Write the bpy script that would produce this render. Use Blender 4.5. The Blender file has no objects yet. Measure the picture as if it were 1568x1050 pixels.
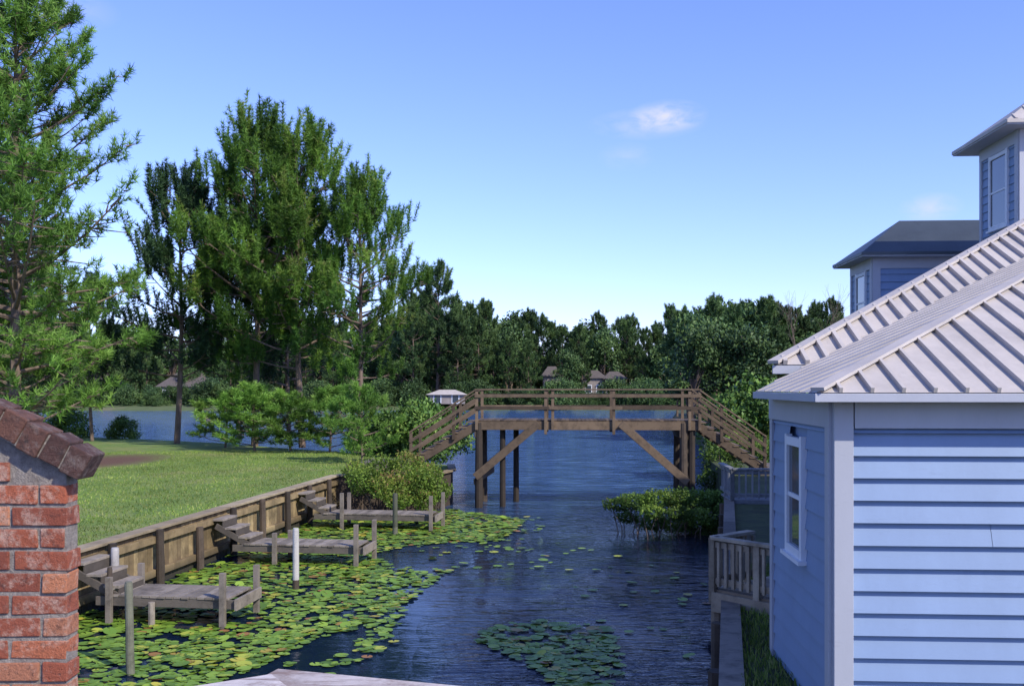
import bpy, math, random
import numpy as np
from mathutils import Vector, Matrix
random.seed(5)
F=1500.0; H0=4.3
def W(px,py,Y):
    return Vector(((px-784)/F*Y, Y, H0-(py-592)/F*Y))
def WW(px,py,z=0.0):
    Y=(H0-z)*F/(py-592); return Vector(((px-784)/F*Y,Y,z))
scene=bpy.context.scene
def link(o,parent=None):
    scene.collection.objects.link(o)
    if parent: o.parent=parent
    return o
def empty(name,loc=(0,0,0)):
    e=bpy.data.objects.new(name,None); e.location=loc; e.empty_display_size=.3
    return link(e)
# ---------------------------------------------------------------- materials
class M:
    def __init__(s,name):
        s.m=bpy.data.materials.new(name); s.m.use_nodes=True
        s.nt=s.m.node_tree; s.b=s.nt.nodes['Principled BSDF']; s.out=s.nt.nodes['Material Output']
        s.tc=s.n('ShaderNodeTexCoord')
    def n(s,t,**k):
        x=s.nt.nodes.new(t)
        for a,b in k.items(): setattr(x,a,b)
        return x
    def l(s,a,b): s.nt.links.new(a,b)
    def noise(s,scale,detail=4,rough=.6,vec=None,coord='Object',stretch=None,dist=0):
        t=s.n('ShaderNodeTexNoise'); t.inputs['Scale'].default_value=scale
        t.inputs['Detail'].default_value=detail; t.inputs['Roughness'].default_value=rough
        t.inputs['Distortion'].default_value=dist
        v=s.tc.outputs[coord]
        if stretch:
            mp=s.n('ShaderNodeMapping'); mp.inputs['Scale'].default_value=stretch; s.l(v,mp.inputs['Vector']); v=mp.outputs[0]
        s.l(v,t.inputs['Vector']); return t.outputs['Fac']
    def ramp(s,fac,cols):
        r=s.n('ShaderNodeValToRGB'); e=r.color_ramp.elements
        while len(e)<len(cols): e.new(.5)
        for i,(p,c) in enumerate(cols):
            e[i].position=p; e[i].color=(c[0],c[1],c[2],1)
        s.l(fac,r.inputs[0]); return r.outputs[0]
    def mix(s,a,b,fac,mode='MIX'):
        x=s.n('ShaderNodeMix',data_type='RGBA',blend_type=mode)
        for v,i in ((a,6),(b,7)):
            if isinstance(v,(tuple,list)): x.inputs[i].default_value=(*v[:3],1)
            else: s.l(v,x.inputs[i])
        if isinstance(fac,(int,float)): x.inputs[0].default_value=fac
        else: s.l(fac,x.inputs[0])
        return x.outputs[2]
    def math(s,op,a,b=0.,clamp=False):
        x=s.n('ShaderNodeMath',operation=op); x.use_clamp=clamp
        for i,v in enumerate((a,b)):
            if isinstance(v,(int,float)): x.inputs[i].default_value=v
            else: s.l(v,x.inputs[i])
        return x.outputs[0]
    def var(s):
        a=s.n('ShaderNodeAttribute'); a.attribute_name='var'; return a.outputs['Fac']
    def col(s,c):
        if isinstance(c,(tuple,list)): s.b.inputs['Base Color'].default_value=(*c[:3],1)
        else: s.l(c,s.b.inputs['Base Color'])
    def bump(s,h,strength=.5,dist=.02):
        b=s.n('ShaderNodeBump'); b.inputs['Strength'].default_value=strength; b.inputs['Distance'].default_value=dist
        s.l(h,b.inputs['Height']); s.l(b.outputs[0],s.b.inputs['Normal']); return b
    def rough(s,r): s.b.inputs['Roughness'].default_value=r

def mk_wood(name,dark,light,moss=None,rough=.85,fine=False):
    m=M(name)
    c=m.ramp(m.var(),[(0,dark),(1,light)])
    n1=m.noise(3,6,.7,stretch=(1,1,1)); n2=m.noise(28,4,.7,stretch=(.25,.25,1.5))
    c=m.mix(c,(dark[0]*.45,dark[1]*.45,dark[2]*.45),m.ramp(n1,[(.45,(0,0,0)),(.75,(.8,.8,.8))]))
    c=m.mix(c,(.35,.33,.3),m.math('MULTIPLY',n2,.22),'OVERLAY')
    if fine:
        n4=m.noise(60,6,.75,stretch=(.12,1,1)); c=m.mix(c,(.16,.10,.08),m.ramp(n4,[(.5,(0,0,0)),(.66,(.85,.85,.85))]))
        n5=m.noise(9,6,.8); c=m.mix(c,(.20,.13,.10),m.ramp(n5,[(.52,(0,0,0)),(.68,(.7,.7,.7))]))
    if moss:
        c=m.mix(c,moss,m.ramp(m.noise(1.3,5,.7),[(.45,(0,0,0)),(.65,(.7,.7,.7))]))
        g=m.n('ShaderNodeNewGeometry'); sp=m.n('ShaderNodeSeparateXYZ'); m.l(g.outputs['Position'],sp.inputs[0])
        c=m.mix(c,(.035,.032,.02),m.ramp(m.math('ADD',sp.outputs[2],m.math('MULTIPLY',n1,.3)),[(.25,(1,1,1)),(.5,(0,0,0))]))
    m.col(c); m.rough(rough); m.bump(n2,.5,.01); return m.m
wood_bridge=mk_wood('weathered_bridge_wood',(.06,.04,.024),(.20,.14,.085))
wood_dock=mk_wood('grey_dock_wood',(.08,.066,.052),(.30,.255,.205))
wood_wall=mk_wood('bulkhead_wood',(.16,.11,.055),(.48,.36,.18),moss=(.09,.065,.03))
wood_dark=mk_wood('dark_creosote_wood',(.03,.022,.015),(.09,.065,.045))
wood_cap=mk_wood('cap_wood',(.27,.21,.13),(.44,.36,.23))
wood_pile=mk_wood('green_grey_pile',(.07,.075,.05),(.17,.17,.12))
wood_white=mk_wood('white_painted_wood',(.34,.32,.30),(.56,.54,.51))
wood_rail=mk_wood('old_white_rail_wood',(.30,.24,.21),(.62,.56,.52),fine=True)
wood_grey=mk_wood('bluegrey_rail_wood',(.14,.15,.16),(.26,.27,.28))

def mk_paint(name,c,nscale=2.0,rough=.55,amt=.25,bscale=60):
    m=M(name)
    n=m.noise(nscale,6,.7,stretch=(1,1,.35))
    d=tuple(x*(1-amt) for x in c)
    cc=m.mix(c,d,m.ramp(n,[(.35,(0,0,0)),(.7,(1,1,1))]))
    v=m.var(); cc=m.mix(cc,tuple(x*.86 for x in c),m.math('MULTIPLY',v,.5))
    n2=m.noise(9,5,.8,stretch=(.4,.4,3))
    cc=m.mix(cc,tuple(x*.55 for x in c),m.ramp(n2,[(.60,(0,0,0)),(.85,(.5,.5,.5))]))
    m.col(cc); m.rough(rough); m.bump(m.noise(bscale,3,.6),.15,.004); return m.m
siding=mk_paint('blue_clapboard_paint',(.20,.285,.435),amt=.16)
trim=mk_paint('pale_trim_paint',(.42,.43,.47),amt=.14)
white=mk_paint('white_window_paint',(.70,.72,.75),amt=.1)
# metal roof
def mk_roof(name,c,rough=.35,metal=.3):
    m=M(name); n=m.noise(1.5,6,.7); n2=m.noise(30,3,.6); n3=m.noise(5,6,.8,stretch=(1,.3,.3))
    cc=m.mix(c,tuple(x*.78 for x in c),m.ramp(n,[(.4,(0,0,0)),(.72,(1,1,1))]))
    cc=m.mix(cc,tuple(x*.55 for x in c),m.ramp(n3,[(.56,(0,0,0)),(.8,(.6,.6,.6))]))
    m.col(cc)
    m.b.inputs['Metallic'].default_value=metal
    m.l(m.math('ADD',m.math('MULTIPLY',n2,.25),rough-.1),m.b.inputs['Roughness'])
    m.bump(n2,.05,.01); return m.m
roof_light=mk_roof('galvanised_ribbed_roof',(.49,.44,.39),.6,.0)
roof_dark=mk_roof('slate_metal_roof',(.06,.075,.085),.45,.2)
def mk_glass():
    m=M('window_glass'); m.col(m.ramp(m.noise(2,2),[(0,(.02,.03,.04)),(1,(.07,.09,.11))])); m.rough(.06)
    m.b.inputs['Specular IOR Level'].default_value=.9; return m.m
glass=mk_glass()
# brick
m=M('red_brick'); n=m.noise(14,6,.75); v=m.var()
c=m.ramp(v,[(0,(.26,.07,.04)),(.45,(.48,.13,.06)),(.75,(.58,.23,.11)),(1,(.30,.13,.09))])
c=m.mix(c,(.66,.47,.36),m.ramp(n,[(.5,(0,0,0)),(.68,(.85,.85,.85))]))
c=m.mix(c,(.06,.035,.03),m.ramp(m.noise(38,5,.7),[(.54,(0,0,0)),(.72,(.8,.8,.8))]))
m.col(c); m.rough(.9); m.bump(m.noise(60,6,.8),1,.016); brick=m.m
m=M('coping_brick'); n=m.noise(14,6,.75); v=m.var()
c=m.ramp(v,[(0,(.07,.035,.03)),(1,(.19,.085,.055))])
c=m.mix(c,(.30,.24,.20),m.ramp(n,[(.5,(0,0,0)),(.68,(.75,.75,.75))]))
c=m.mix(c,(.03,.022,.02),m.ramp(m.noise(30,5,.7),[(.5,(0,0,0)),(.7,(.8,.8,.8))]))
m.col(c); m.rough(.9); m.bump(m.noise(50,6,.8),1,.02); brick2=m.m
m=M('mortar'); m.col(m.ramp(m.noise(30,6,.7),[(.3,(.16,.13,.11)),(.7,(.36,.32,.27))])); m.rough(.95); m.bump(m.noise(90,5,.7),1,.01); mortar=m.m
# foliage
def mk_leaf(name,cols,trans=.25,rough=.55,nscale=.35):
    m=M(name); c=m.ramp(m.var(),cols)
    g=m.n('ShaderNodeNewGeometry')
    nz=m.n('ShaderNodeTexNoise'); nz.inputs['Scale'].default_value=nscale; nz.inputs['Detail'].default_value=3
    m.l(g.outputs['Position'],nz.inputs['Vector'])
    hsv=m.n('ShaderNodeHueSaturation'); m.l(c,hsv.inputs['Color'])
    mr=m.n('ShaderNodeMapRange'); mr.inputs[1].default_value=.3; mr.inputs[2].default_value=.7; mr.inputs[3].default_value=.62; mr.inputs[4].default_value=1.45
    m.l(nz.outputs['Fac'],mr.inputs[0]); m.l(mr.outputs[0],hsv.inputs['Value'])
    m.col(hsv.outputs[0]); m.rough(rough); m.b.inputs['Specular IOR Level'].default_value=.25
    if trans>0:
        t=m.n('ShaderNodeBsdfTranslucent'); m.l(hsv.outputs[0],t.inputs['Color'])
        x=m.n('ShaderNodeMixShader'); x.inputs[0].default_value=trans
        m.l(m.b.outputs[0],x.inputs[1]); m.l(t.outputs[0],x.inputs[2]); m.l(x.outputs[0],m.out.inputs['Surface'])
    return m.m
pine_mat=mk_leaf('pine_needles',[(0,(.03,.08,.013)),(.5,(.09,.19,.026)),(.85,(.17,.30,.04)),(1,(.21,.25,.06))],.25)
pine_bright=mk_leaf('bright_pine_needles',[(0,(.06,.14,.022)),(.5,(.15,.29,.045)),(1,(.23,.38,.07))],.3)
pine_dark=mk_leaf('dark_pine_needles',[(0,(.012,.035,.018)),(.5,(.035,.08,.028)),(1,(.07,.13,.04))],0)
leaf_mat=mk_leaf('broad_leaves',[(0,(.03,.07,.015)),(.5,(.075,.15,.025)),(1,(.16,.24,.045))],.0)
bush_mat=mk_leaf('bush_leaves',[(0,(.05,.09,.015)),(.5,(.12,.20,.028)),(.85,(.22,.30,.045)),(1,(.28,.18,.07))],.3,nscale=1.2)
hedge_mat=mk_leaf('waterside_bush_leaves',[(0,(.03,.06,.012)),(.6,(.09,.16,.025)),(1,(.20,.28,.05))],.3,nscale=1.2)
far_mat=mk_leaf('distant_leaves',[(0,(.022,.05,.018)),(.5,(.055,.105,.03)),(1,(.11,.17,.045))],0,nscale=.08)
m=M('pine_bark'); m.col(m.ramp(m.noise(5,6,.7,stretch=(1,1,.3)),[(.3,(.07,.05,.035)),(.7,(.24,.175,.13))])); m.rough(.95); bark=m.m
# grass
m=M('lawn_grass'); n1=m.noise(.35,5,.6); n2=m.noise(6,6,.75); n3=m.noise(40,3,.7)
c=m.ramp(n2,[(.25,(.08,.14,.022)),(.5,(.16,.245,.04)),(.75,(.26,.32,.07))])
c=m.mix(c,(.30,.27,.11),m.ramp(n1,[(.48,(0,0,0)),(.72,(.75,.75,.75))]))
c=m.mix(c,(.07,.14,.025),m.ramp(m.noise(.8,5,.65),[(.52,(0,0,0)),(.7,(.7,.7,.7))]))
sp=m.n('ShaderNodeSeparateXYZ'); m.l(m.tc.outputs['Object'],sp.inputs[0])
def ell(cx,cy,rx,ry):
    a=m.math('DIVIDE',m.math('SUBTRACT',sp.outputs[0],cx),rx); b=m.math('DIVIDE',m.math('SUBTRACT',sp.outputs[1],cy),ry)
    d=m.math('ADD',m.math('POWER',a,2),m.math('POWER',b,2)); d=m.math('ADD',d,m.math('MULTIPLY',m.math('SUBTRACT',n2,.5),1.6))
    return m.math('SUBTRACT',1.2,d,True)
c=m.mix(c,(.13,.065,.04),ell(-17.0,41,2.4,4.5))
m.col(c); m.rough(.95); m.bump(n3,.9,.04); lawn_m=m.m
m=M('bank_soil'); m.col(m.ramp(m.noise(2,6,.7),[(.3,(.03,.03,.015)),(.55,(.06,.08,.025)),(.75,(.10,.12,.035))])); m.rough(.95); m.bump(m.noise(14,5,.7),.9,.06); soil=m.m
m=M('far_shore_grass'); m.col(m.ramp(m.noise(.12,5,.7),[(.3,(.05,.075,.025)),(.55,(.09,.12,.04)),(.75,(.17,.14,.085))])); m.rough(.95); far_g=m.m
blade=mk_leaf('grass_blades',[(0,(.10,.16,.026)),(.6,(.19,.29,.045)),(1,(.34,.34,.11))],.25,nscale=.5)
# water
m=M('lake_water'); m.rough(.03); m.b.inputs['IOR'].default_value=1.25
g=m.tc.outputs['Object']
n1=m.noise(1.3,3,.55,stretch=(.5,1.6,1),dist=.5); n2=m.noise(5,3,.6,stretch=(.6,1.7,1),dist=.6); n3=m.noise(.22,3,.6,stretch=(1,.5,1))
nL=m.noise(.55,4,.65,stretch=(.45,.9,1),dist=.6)
h=m.math('ADD',m.math('ADD',m.math('MULTIPLY',n1,.6),m.math('MULTIPLY',n2,.25)),m.math('MULTIPLY',nL,.9))
sx=m.n('ShaderNodeSeparateXYZ'); m.l(g,sx.inputs[0])
mr=m.n('ShaderNodeMapRange'); mr.inputs[1].default_value=23; mr.inputs[2].default_value=42; mr.inputs[3].default_value=.12; mr.inputs[4].default_value=3.5
m.l(sx.outputs[1],mr.inputs[0])
mx=m.n('ShaderNodeMapRange'); mx.inputs[1].default_value=-2.0; mx.inputs[2].default_value=1.0; mx.inputs[3].default_value=.0; mx.inputs[4].default_value=2.0
m.l(sx.outputs[0],mx.inputs[0])
amp=m.math('MAXIMUM',mr.outputs[0],m.math('MULTIPLY',mx.outputs[0],m.math('SUBTRACT',m.math('MULTIPLY',n3,2.6),.75),False))
h=m.math('MULTIPLY',h,amp)
m.bump(h,1.0,.12)
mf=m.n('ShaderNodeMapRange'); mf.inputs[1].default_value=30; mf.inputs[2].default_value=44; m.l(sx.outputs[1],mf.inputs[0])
painted_chop=m.ramp(m.math('ADD',m.math('MULTIPLY',n1,.5),m.math('MULTIPLY',m.noise(.9,5,.75,stretch=(.35,1.3,1),dist=.8),.5)),[(.38,(.016,.038,.085)),(.52,(.038,.09,.21)),(.64,(.11,.20,.36))])  # light and dark of far ripples painted into the water colour
m.col(m.mix((.005,.013,.030),painted_chop,mf.outputs[0])); water_m=m.m  # near water painted darker as shaded, blending by distance to the ripple colours
m=M('lily_pad')
c=m.ramp(m.var(),[(0,(.06,.12,.012)),(.45,(.13,.235,.022)),(.8,(.24,.36,.04)),(.9,(.42,.38,.045)),(.96,(.24,.11,.03)),(1,(.34,.17,.05))])
m.col(c); m.rough(.5); m.bump(m.noise(25,3,.6),.3,.01); pad_m=m.m
m=M('far_house_wall'); m.col(m.ramp(m.noise(1.5,3),[(.3,(.20,.17,.15)),(.7,(.28,.24,.21))])); m.rough(.8); fwall=m.m
m=M('far_house_roof'); m.col(m.ramp(m.noise(3,3),[(.3,(.08,.065,.06)),(.7,(.12,.10,.085))])); m.rough(.9); froof=m.m

# ---------------------------------------------------------------- mesh builder
class MB:
    def __init__(s): s.v=[];s.f=[];s.mi=[];s.var=[]
    def poly(s,pts,mi=0,var=None):
        if var is None: var=random.random()
        b=len(s.v); s.v+= [tuple(p) for p in pts]; s.var+=[var]*len(pts)
        s.f.append(tuple(range(b,b+len(pts)))); s.mi.append(mi)
    def raw(s,pts,faces,mi=0,var=None):
        if var is None: var=random.random()
        b=len(s.v); s.v+=[tuple(p) for p in pts]; s.var+=[var]*len(pts)
        for f in faces: s.f.append(tuple(i+b for i in f)); s.mi.append(mi)
    def box(s,c,d,ax=None,mi=0,var=None,jit=0):
        c=Vector(c)
        X,Y,Z=ax if ax else (Vector((1,0,0)),Vector((0,1,0)),Vector((0,0,1)))
        P=[]
        for z in(-.5,.5):
            for (x,y) in((-.5,-.5),(.5,-.5),(.5,.5),(-.5,.5)):
                p=c+X*(x*d[0])+Y*(y*d[1])+Z*(z*d[2])
                if jit: p+=Vector([random.uniform(-jit,jit) for _ in range(3)])
                P.append(p)
        s.raw(P,[(0,3,2,1),(4,5,6,7),(0,1,5,4),(1,2,6,5),(2,3,7,6),(3,0,4,7)],mi,var)
    def beam(s,p0,p1,w,h,mi=0,var=None,up=(0,0,1)):
        p0=Vector(p0);p1=Vector(p1); X=(p1-p0); L=X.length; X.normalize()
        up=Vector(up)
        if abs(X.dot(up))>.99: up=Vector((0,1,0))
        Y=up.cross(X).normalized(); Z=X.cross(Y)
        s.box((p0+p1)/2,(L,w,h),(X,Y,Z),mi,var)
    def tube(s,pts,rad,n=8,mi=0,var=None,cap=True):
        if var is None: var=random.random()
        b=len(s.v); K=len(pts); pts=[Vector(p) for p in pts]
        for i,p in enumerate(pts):
            d=(pts[min(i+1,K-1)]-pts[max(i-1,0)]).normalized()
            a=d.orthogonal().normalized() if abs(d.z)<.9 else Vector((1,0,0)).cross(d).normalized()
            c=d.cross(a)
            for j in range(n):
                t=2*math.pi*j/n; s.v.append(tuple(p+(a*math.cos(t)+c*math.sin(t))*rad[i])); s.var.append(var)
        for i in range(K-1):
            for j in range(n):
                s.f.append((b+i*n+j,b+i*n+(j+1)%n,b+(i+1)*n+(j+1)%n,b+(i+1)*n+j)); s.mi.append(mi)
        if cap:
            s.f.append(tuple(b+(K-1)*n+j for j in range(n))); s.mi.append(mi)
    def obj(s,name,mats,parent=None,bevel=0,smooth=False):
        me=bpy.data.meshes.new(name); me.from_pydata(s.v,[],s.f)
        for mt in (mats if isinstance(mats,list) else [mats]): me.materials.append(mt)
        me.polygons.foreach_set('material_index',s.mi)
        a=me.attributes.new('var','FLOAT','POINT'); a.data.foreach_set('value',s.var)
        if smooth: me.polygons.foreach_set('use_smooth',[True]*len(s.f))
        me.update()
        o=bpy.data.objects.new(name,me); link(o,parent)
        if bevel:
            b=o.modifiers.new('bevel','BEVEL'); b.width=bevel; b.segments=2; b.limit_method='ANGLE'
        return o
def np_mesh(name,V,Fc,var,mat):
    me=bpy.data.meshes.new(name); me.from_pydata(V.tolist(),[],Fc.tolist()); me.materials.append(mat)
    a=me.attributes.new('var','FLOAT','POINT'); a.data.foreach_set('value',var.astype(np.float32)); me.update()
    return me

# ---------------------------------------------------------------- trees
def needles(rng,C,A,n,l0,l1,w,spread=.75,tvar=None):
    N=len(C); C=np.repeat(C,n,0); A=np.repeat(A,n,0)
    R=rng.normal(size=(N*n,3)); D=A*(1-spread)*1.6+R*spread; D/=np.linalg.norm(D,axis=1)[:,None]
    L=rng.uniform(l0,l1,(N*n,1)); S=np.cross(D,rng.normal(size=(N*n,3))); S/=np.linalg.norm(S,axis=1)[:,None]
    ww=w*rng.uniform(.7,1.3,(N*n,1))
    V=np.stack([C-S*ww*.5,C+S*ww*.5,C+D*L+S*ww*.12,C+D*L-S*ww*.12],1).reshape(-1,3)
    Fc=np.arange(N*n*4).reshape(-1,4)
    tv=np.repeat(tvar if tvar is not None else rng.random(N),n)
    vr=np.clip(tv+rng.normal(0,.12,N*n),0,1)
    return V,Fc,np.repeat(vr,4)
def make_pine(seed,H,R,cb,NL=70,sub=1.0,nn=15,shoot=(.45,1.0),mat=None,w=.045,topbias=.9,nl=(.22,.38),name='pine',lean=.35,elb=0,tiprange=(.5,1.03),upw=(.4,1.1),outw=(.1,.8)):
    rng=np.random.default_rng(seed); mb=MB()
    wx,wy=rng.uniform(-lean,lean,2)
    tp=lambda z: np.array([wx*math.sin(z/H*3.),wy*math.sin(z/H*2.4),z])
    r0=.0105*H+.02
    mb.tube([tp(H*i/9) for i in range(10)],[r0*(1-.9*i/9)+.01 for i in range(10)],8)
    C=[];A=[];TV=[]
    for i in range(NL):
        t=cb+(1-cb)*((i+rng.random())/NL)**topbias; x=(t-cb)/(1-cb)
        p=math.sqrt(max(0,1-x**1.5))*(.58+.42*min(1,x/.3))*(1-.35*x)+.05
        L=R*p*(rng.uniform(.45,1.1) if rng.random()<.7 else rng.uniform(.95,1.25)); az=i*2.39996+rng.normal(0,.4)
        el=math.radians(rng.uniform(-6,22)+elb+42*x*x)
        d=np.array([math.cos(az)*math.cos(el),math.sin(az)*math.cos(el),math.sin(el)])
        lat=np.array([-math.sin(az),math.cos(az),0])
        base=tp(t*H); bend=rng.uniform(.08,.35)
        pos=lambda s: base+d*L*s+np.array([0,0,1])*L*bend*s*s
        rl=.011*L+.015
        mb.tube([pos(s) for s in(0,.35,.7,1)],[rl*1.5,rl,rl*.6,rl*.3],5,cap=False)
        tint=rng.uniform(.15,.85)
        ns=max(4,int((3+L*2.4)*sub)); ncl=max(1,int(L*1.1)); cls=[rng.uniform(*tiprange) for _ in range(ncl)]+[1.0]
        for k in range(ns):
            s=cls[k%len(cls)]+rng.normal(0,.06)
            b=pos(s); off=lat*rng.normal(0,.30)*L*(1.15-s*.75)+d*rng.uniform(-.1,.35)+np.array([0,0,rng.normal(0,.12)])
            e=b+off; 
            if rng.random()<.6: mb.tube([b-d*.2,e],[rl*.5,rl*.25],4,cap=False)
            ax=np.array([0,0,1.])*rng.uniform(*upw)+d*rng.uniform(*outw)+rng.normal(0,.22,3); ax/=np.linalg.norm(ax)
            sl=rng.uniform(*shoot)*(.85+.4*x); q=max(2,int(sl/.17))
            for j in range(q):
                C.append(e+ax*sl*j/q); A.append(ax); TV.append(tint+rng.normal(0,.12)+.2*(j/q-.5))
    for j in range(14):
        C.append(tp(H*(1-.012*j))); A.append(np.array([0,0,1.])); TV.append(.6)
    V,Fc,vr=needles(rng,np.array(C),np.array(A),nn,nl[0],nl[1],w,.58,np.array(TV))
    fol=np_mesh(name+'_needles',V,Fc,vr,mat)
    me=bpy.data.meshes.new(name+'_wood'); me.from_pydata(mb.v,[],mb.f); me.materials.append(bark); me.update()
    return (me,fol)
def make_broad(seed,H,R,nc=26,nleaf=420,ls=.22,mat=None,trunk=True,name='broad',flat=.75):
    rng=np.random.default_rng(seed); mb=MB(); V=[];vr=[]
    z0=.3*H if trunk else .0
    if trunk: mb.tube([(0,0,0),(.1,.05,H*.3),(.0,.1,H*.6),(0.1,0,H*.85)],[.02*H+.04,.018*H,.01*H,.004*H],8)
    for i in range(nc):
        a=rng.uniform(0,2*math.pi); rr=R*math.sqrt(rng.random())*.75; u=rng.random()
        zc=z0+(H-z0)*(.12+.78*u)*(1-.25*(rr/R)**2); rr*=(1-.45*u)
        c=np.array([rr*math.cos(a),rr*math.sin(a),zc]); cr=R*rng.uniform(.2,.38)
        if trunk: mb.tube([(0,0,z0*rng.uniform(.7,1.6)),tuple(c)],[.008*H,.003*H],4,cap=False)
        n=int(nleaf*rng.uniform(.6,1.2))
        d=rng.normal(size=(n,3)); d/=np.linalg.norm(d,axis=1)[:,None]
        p=c+d*cr*rng.uniform(.35,1.1,(n,1))**.6*np.array([1,1,flat])*(1+.25*np.sin(d[:,:1]*7+i))
        s1=rng.normal(size=(n,3)); s1/=np.linalg.norm(s1,axis=1)[:,None]; s2=np.cross(s1,rng.normal(size=(n,3))); s2/=np.linalg.norm(s2,axis=1)[:,None]
        l=ls*rng.uniform(.6,1.3,(n,1))
        q=np.stack([p-s1*l*.5,p+s2*l*.28,p+s1*l*.5,p-s2*l*.28],1)
        V.append(q.reshape(-1,3)); t=rng.uniform(.2,.8); vr.append(np.repeat(np.clip(t+rng.normal(0,.15,n),0,1),4))
    V=np.concatenate(V);vr=np.concatenate(vr)
    if not trunk: V[:,2]=np.maximum(V[:,2],-.02)
    fol=np_mesh(name+'_leaves',V,np.arange(len(V)).reshape(-1,4),vr,mat)
    me=None
    if trunk:
        me=bpy.data.meshes.new(name+'_wood'); me.from_pydata(mb.v,[],mb.f); me.materials.append(bark); me.update()
    return (me,fol)
def place(pair,name,loc,sc=1,rot=None,parent=None,sz=None):
    if rot is None: rot=random.uniform(0,6.28)
    if parent is None:
        e=empty(name,loc); e.rotation_euler=(0,0,rot); e.scale=(sc,sc,sz or sc)
        if pair[0]: link(bpy.data.objects.new('trunk_and_limbs',pair[0]),e)
        link(bpy.data.objects.new('foliage',pair[1]),e); return e
    for k in (0,1):
        if pair[k]:
            o=bpy.data.objects.new(('trunk','crown')[k],pair[k]); link(o,parent)
            o.location=loc;o.rotation_euler=(0,0,rot);o.scale=(sc,sc,sz or sc)

P_big=make_pine(1,21,5.5,.06,NL=140,sub=1.9,nn=16,shoot=(.35,.8),mat=pine_bright,w=.036,nl=(.22,.40),name='big_pine',tiprange=(.3,1.03))
UP=dict(upw=(.9,1.6),outw=(.0,.5),nl=(.18,.32))
P_a=make_pine(2,15.6,4.6,.26,NL=56,sub=1.6,nn=18,mat=pine_mat,name='pine_a',shoot=(.7,1.7),w=.038,**UP)
P_b=make_pine(3,15.0,4.3,.24,NL=54,sub=1.6,nn=18,mat=pine_mat,name='pine_b',shoot=(.7,1.7),w=.038,**UP)
P_d=make_pine(4,13.8,4.0,.24,NL=46,sub=1.6,nn=18,mat=pine_dark,name='pine_dark',shoot=(.7,1.6),w=.042,**UP)
P_s=make_pine(6,4.2,2.6,.08,NL=34,sub=1.6,nn=16,shoot=(.3,.6),mat=pine_bright,w=.04,name='sapling')
P_f=[make_pine(10+i,17.4,4.0,.15,NL=56,sub=.8,nn=12,mat=far_mat,w=.10,nl=(.35,.6),name='far_pine_%d'%i,tiprange=(.3,1),shoot=(.6,1.4),upw=(.8,1.4),outw=(0,.5)) for i in range(3)]
B_f=[make_broad(20+i,14,5,mat=far_mat,nc=30,nleaf=230,ls=.5,name='far_broad_%d'%i) for i in range(2)]
S_f=[make_broad(30+i,3.0,2.6,mat=leaf_mat,nc=24,nleaf=260,ls=.2,trunk=False,name='shrub_%d'%i) for i in range(2)]
D_f=[make_broad(40+i,3.0,2.6,mat=far_mat,nc=24,nleaf=260,ls=.2,trunk=False,name='far_shrub_%d'%i) for i in range(2)]
G=1.2
place(P_big,'pine_tree',(-20.8,41,G),1.0,rot=.4)
place(P_big,'pine_tree',(-26.5,48,G),.9,rot=3.4)
place(P_d,'pine_tree',(-18.3,53.5,G),.98,rot=1)
place(P_a,'pine_tree',(-13.4,51,G),1.0,rot=2)
place(P_b,'pine_tree',(-10.7,50,G),.99,rot=.3)
place(P_a,'pine_tree',(-7.6,49,G),.80,rot=4)
place(P_b,'pine_tree',(-15.6,56,G),.84,rot=5)
place(P_d,'pine_tree',(-12.5,55,G),.85,rot=2.4)
place(P_d,'pine_tree',(-24,56,G),.62,rot=3)
place(P_d,'pine_tree',(-29,59,G),.7,rot=3)
for (px,Y,s) in ((390,47.5,.95),(445,47,.85),(505,46.5,.9),(345,50,.85)):
    place(P_s,'pine_sapling',((px-784)/F*Y,Y,G),s,sz=s*.66)
place(P_s,'pine_sapling',((555-784)/F*40,40,G),.62)
for (px,Y,s) in ((600,45,.8),(640,43.5,.9),(665,46,.95),(575,46,.7),(100,59,.75),(30,60,.9),(185,59,.55),(-40,55,1.0)):
    place(S_f[random.randrange(2)],'shoreline_shrub',((px-784)/F*Y,Y,1.0),s)

# distant trees
dt=empty('distant_treeline')
rng=random.Random(3)
def topz(px,py,Y): return H0+(592-py)/F*Y
prof=[(-700,480),(0,480),(170,505),(330,510),(560,485),(620,468),(690,462),(745,468),(775,498),(800,482),(850,486),(900,494),(940,484),(985,498),(1030,482),(1100,470),(1300,470),(2300,470)]
def pr(px,prof):
    for (a,b),(c,d) in zip(prof,prof[1:]):
        if a<=px<=c: return b+(d-b)*(px-a)/(c-a)
    return prof[-1][1]
px=-450
while px<1300:
    for row,(Y,dh) in enumerate(((191,34),(204,8),(222,0))):
        yy=Y+rng.uniform(-4,4); p=px+rng.uniform(-12,12)
        z=topz(p,pr(p,prof)+dh+rng.uniform(-14,16),yy)-1.8
        if row==0 and (825<p<865 or 895<p<950): continue
        if rng.random()<.7: tr=P_f[rng.randrange(3)]; s=z/18
        else: tr=B_f[rng.randrange(2)]; s=z/14
        place(tr,'t',((p-784)/F*yy,yy,1.6),s,rot=rng.uniform(0,6),parent=dt)
    p=px+rng.uniform(-8,8); place(D_f[rng.randrange(2)],'s',((p-784)/F*232,232,1.6),rng.uniform(3.0,3.8),parent=dt,rot=rng.uniform(0,6))
    px+=25
place(P_f[0],'t',((668-784)/F*186,186,1),1.42,rot=1,parent=dt)
place(P_f[1],'t',((700-784)/F*184,184,1),1.0,rot=2,parent=dt)
place(P_f[2],'t',((632-784)/F*184,184,1),1.0,rot=3,parent=dt)
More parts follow.
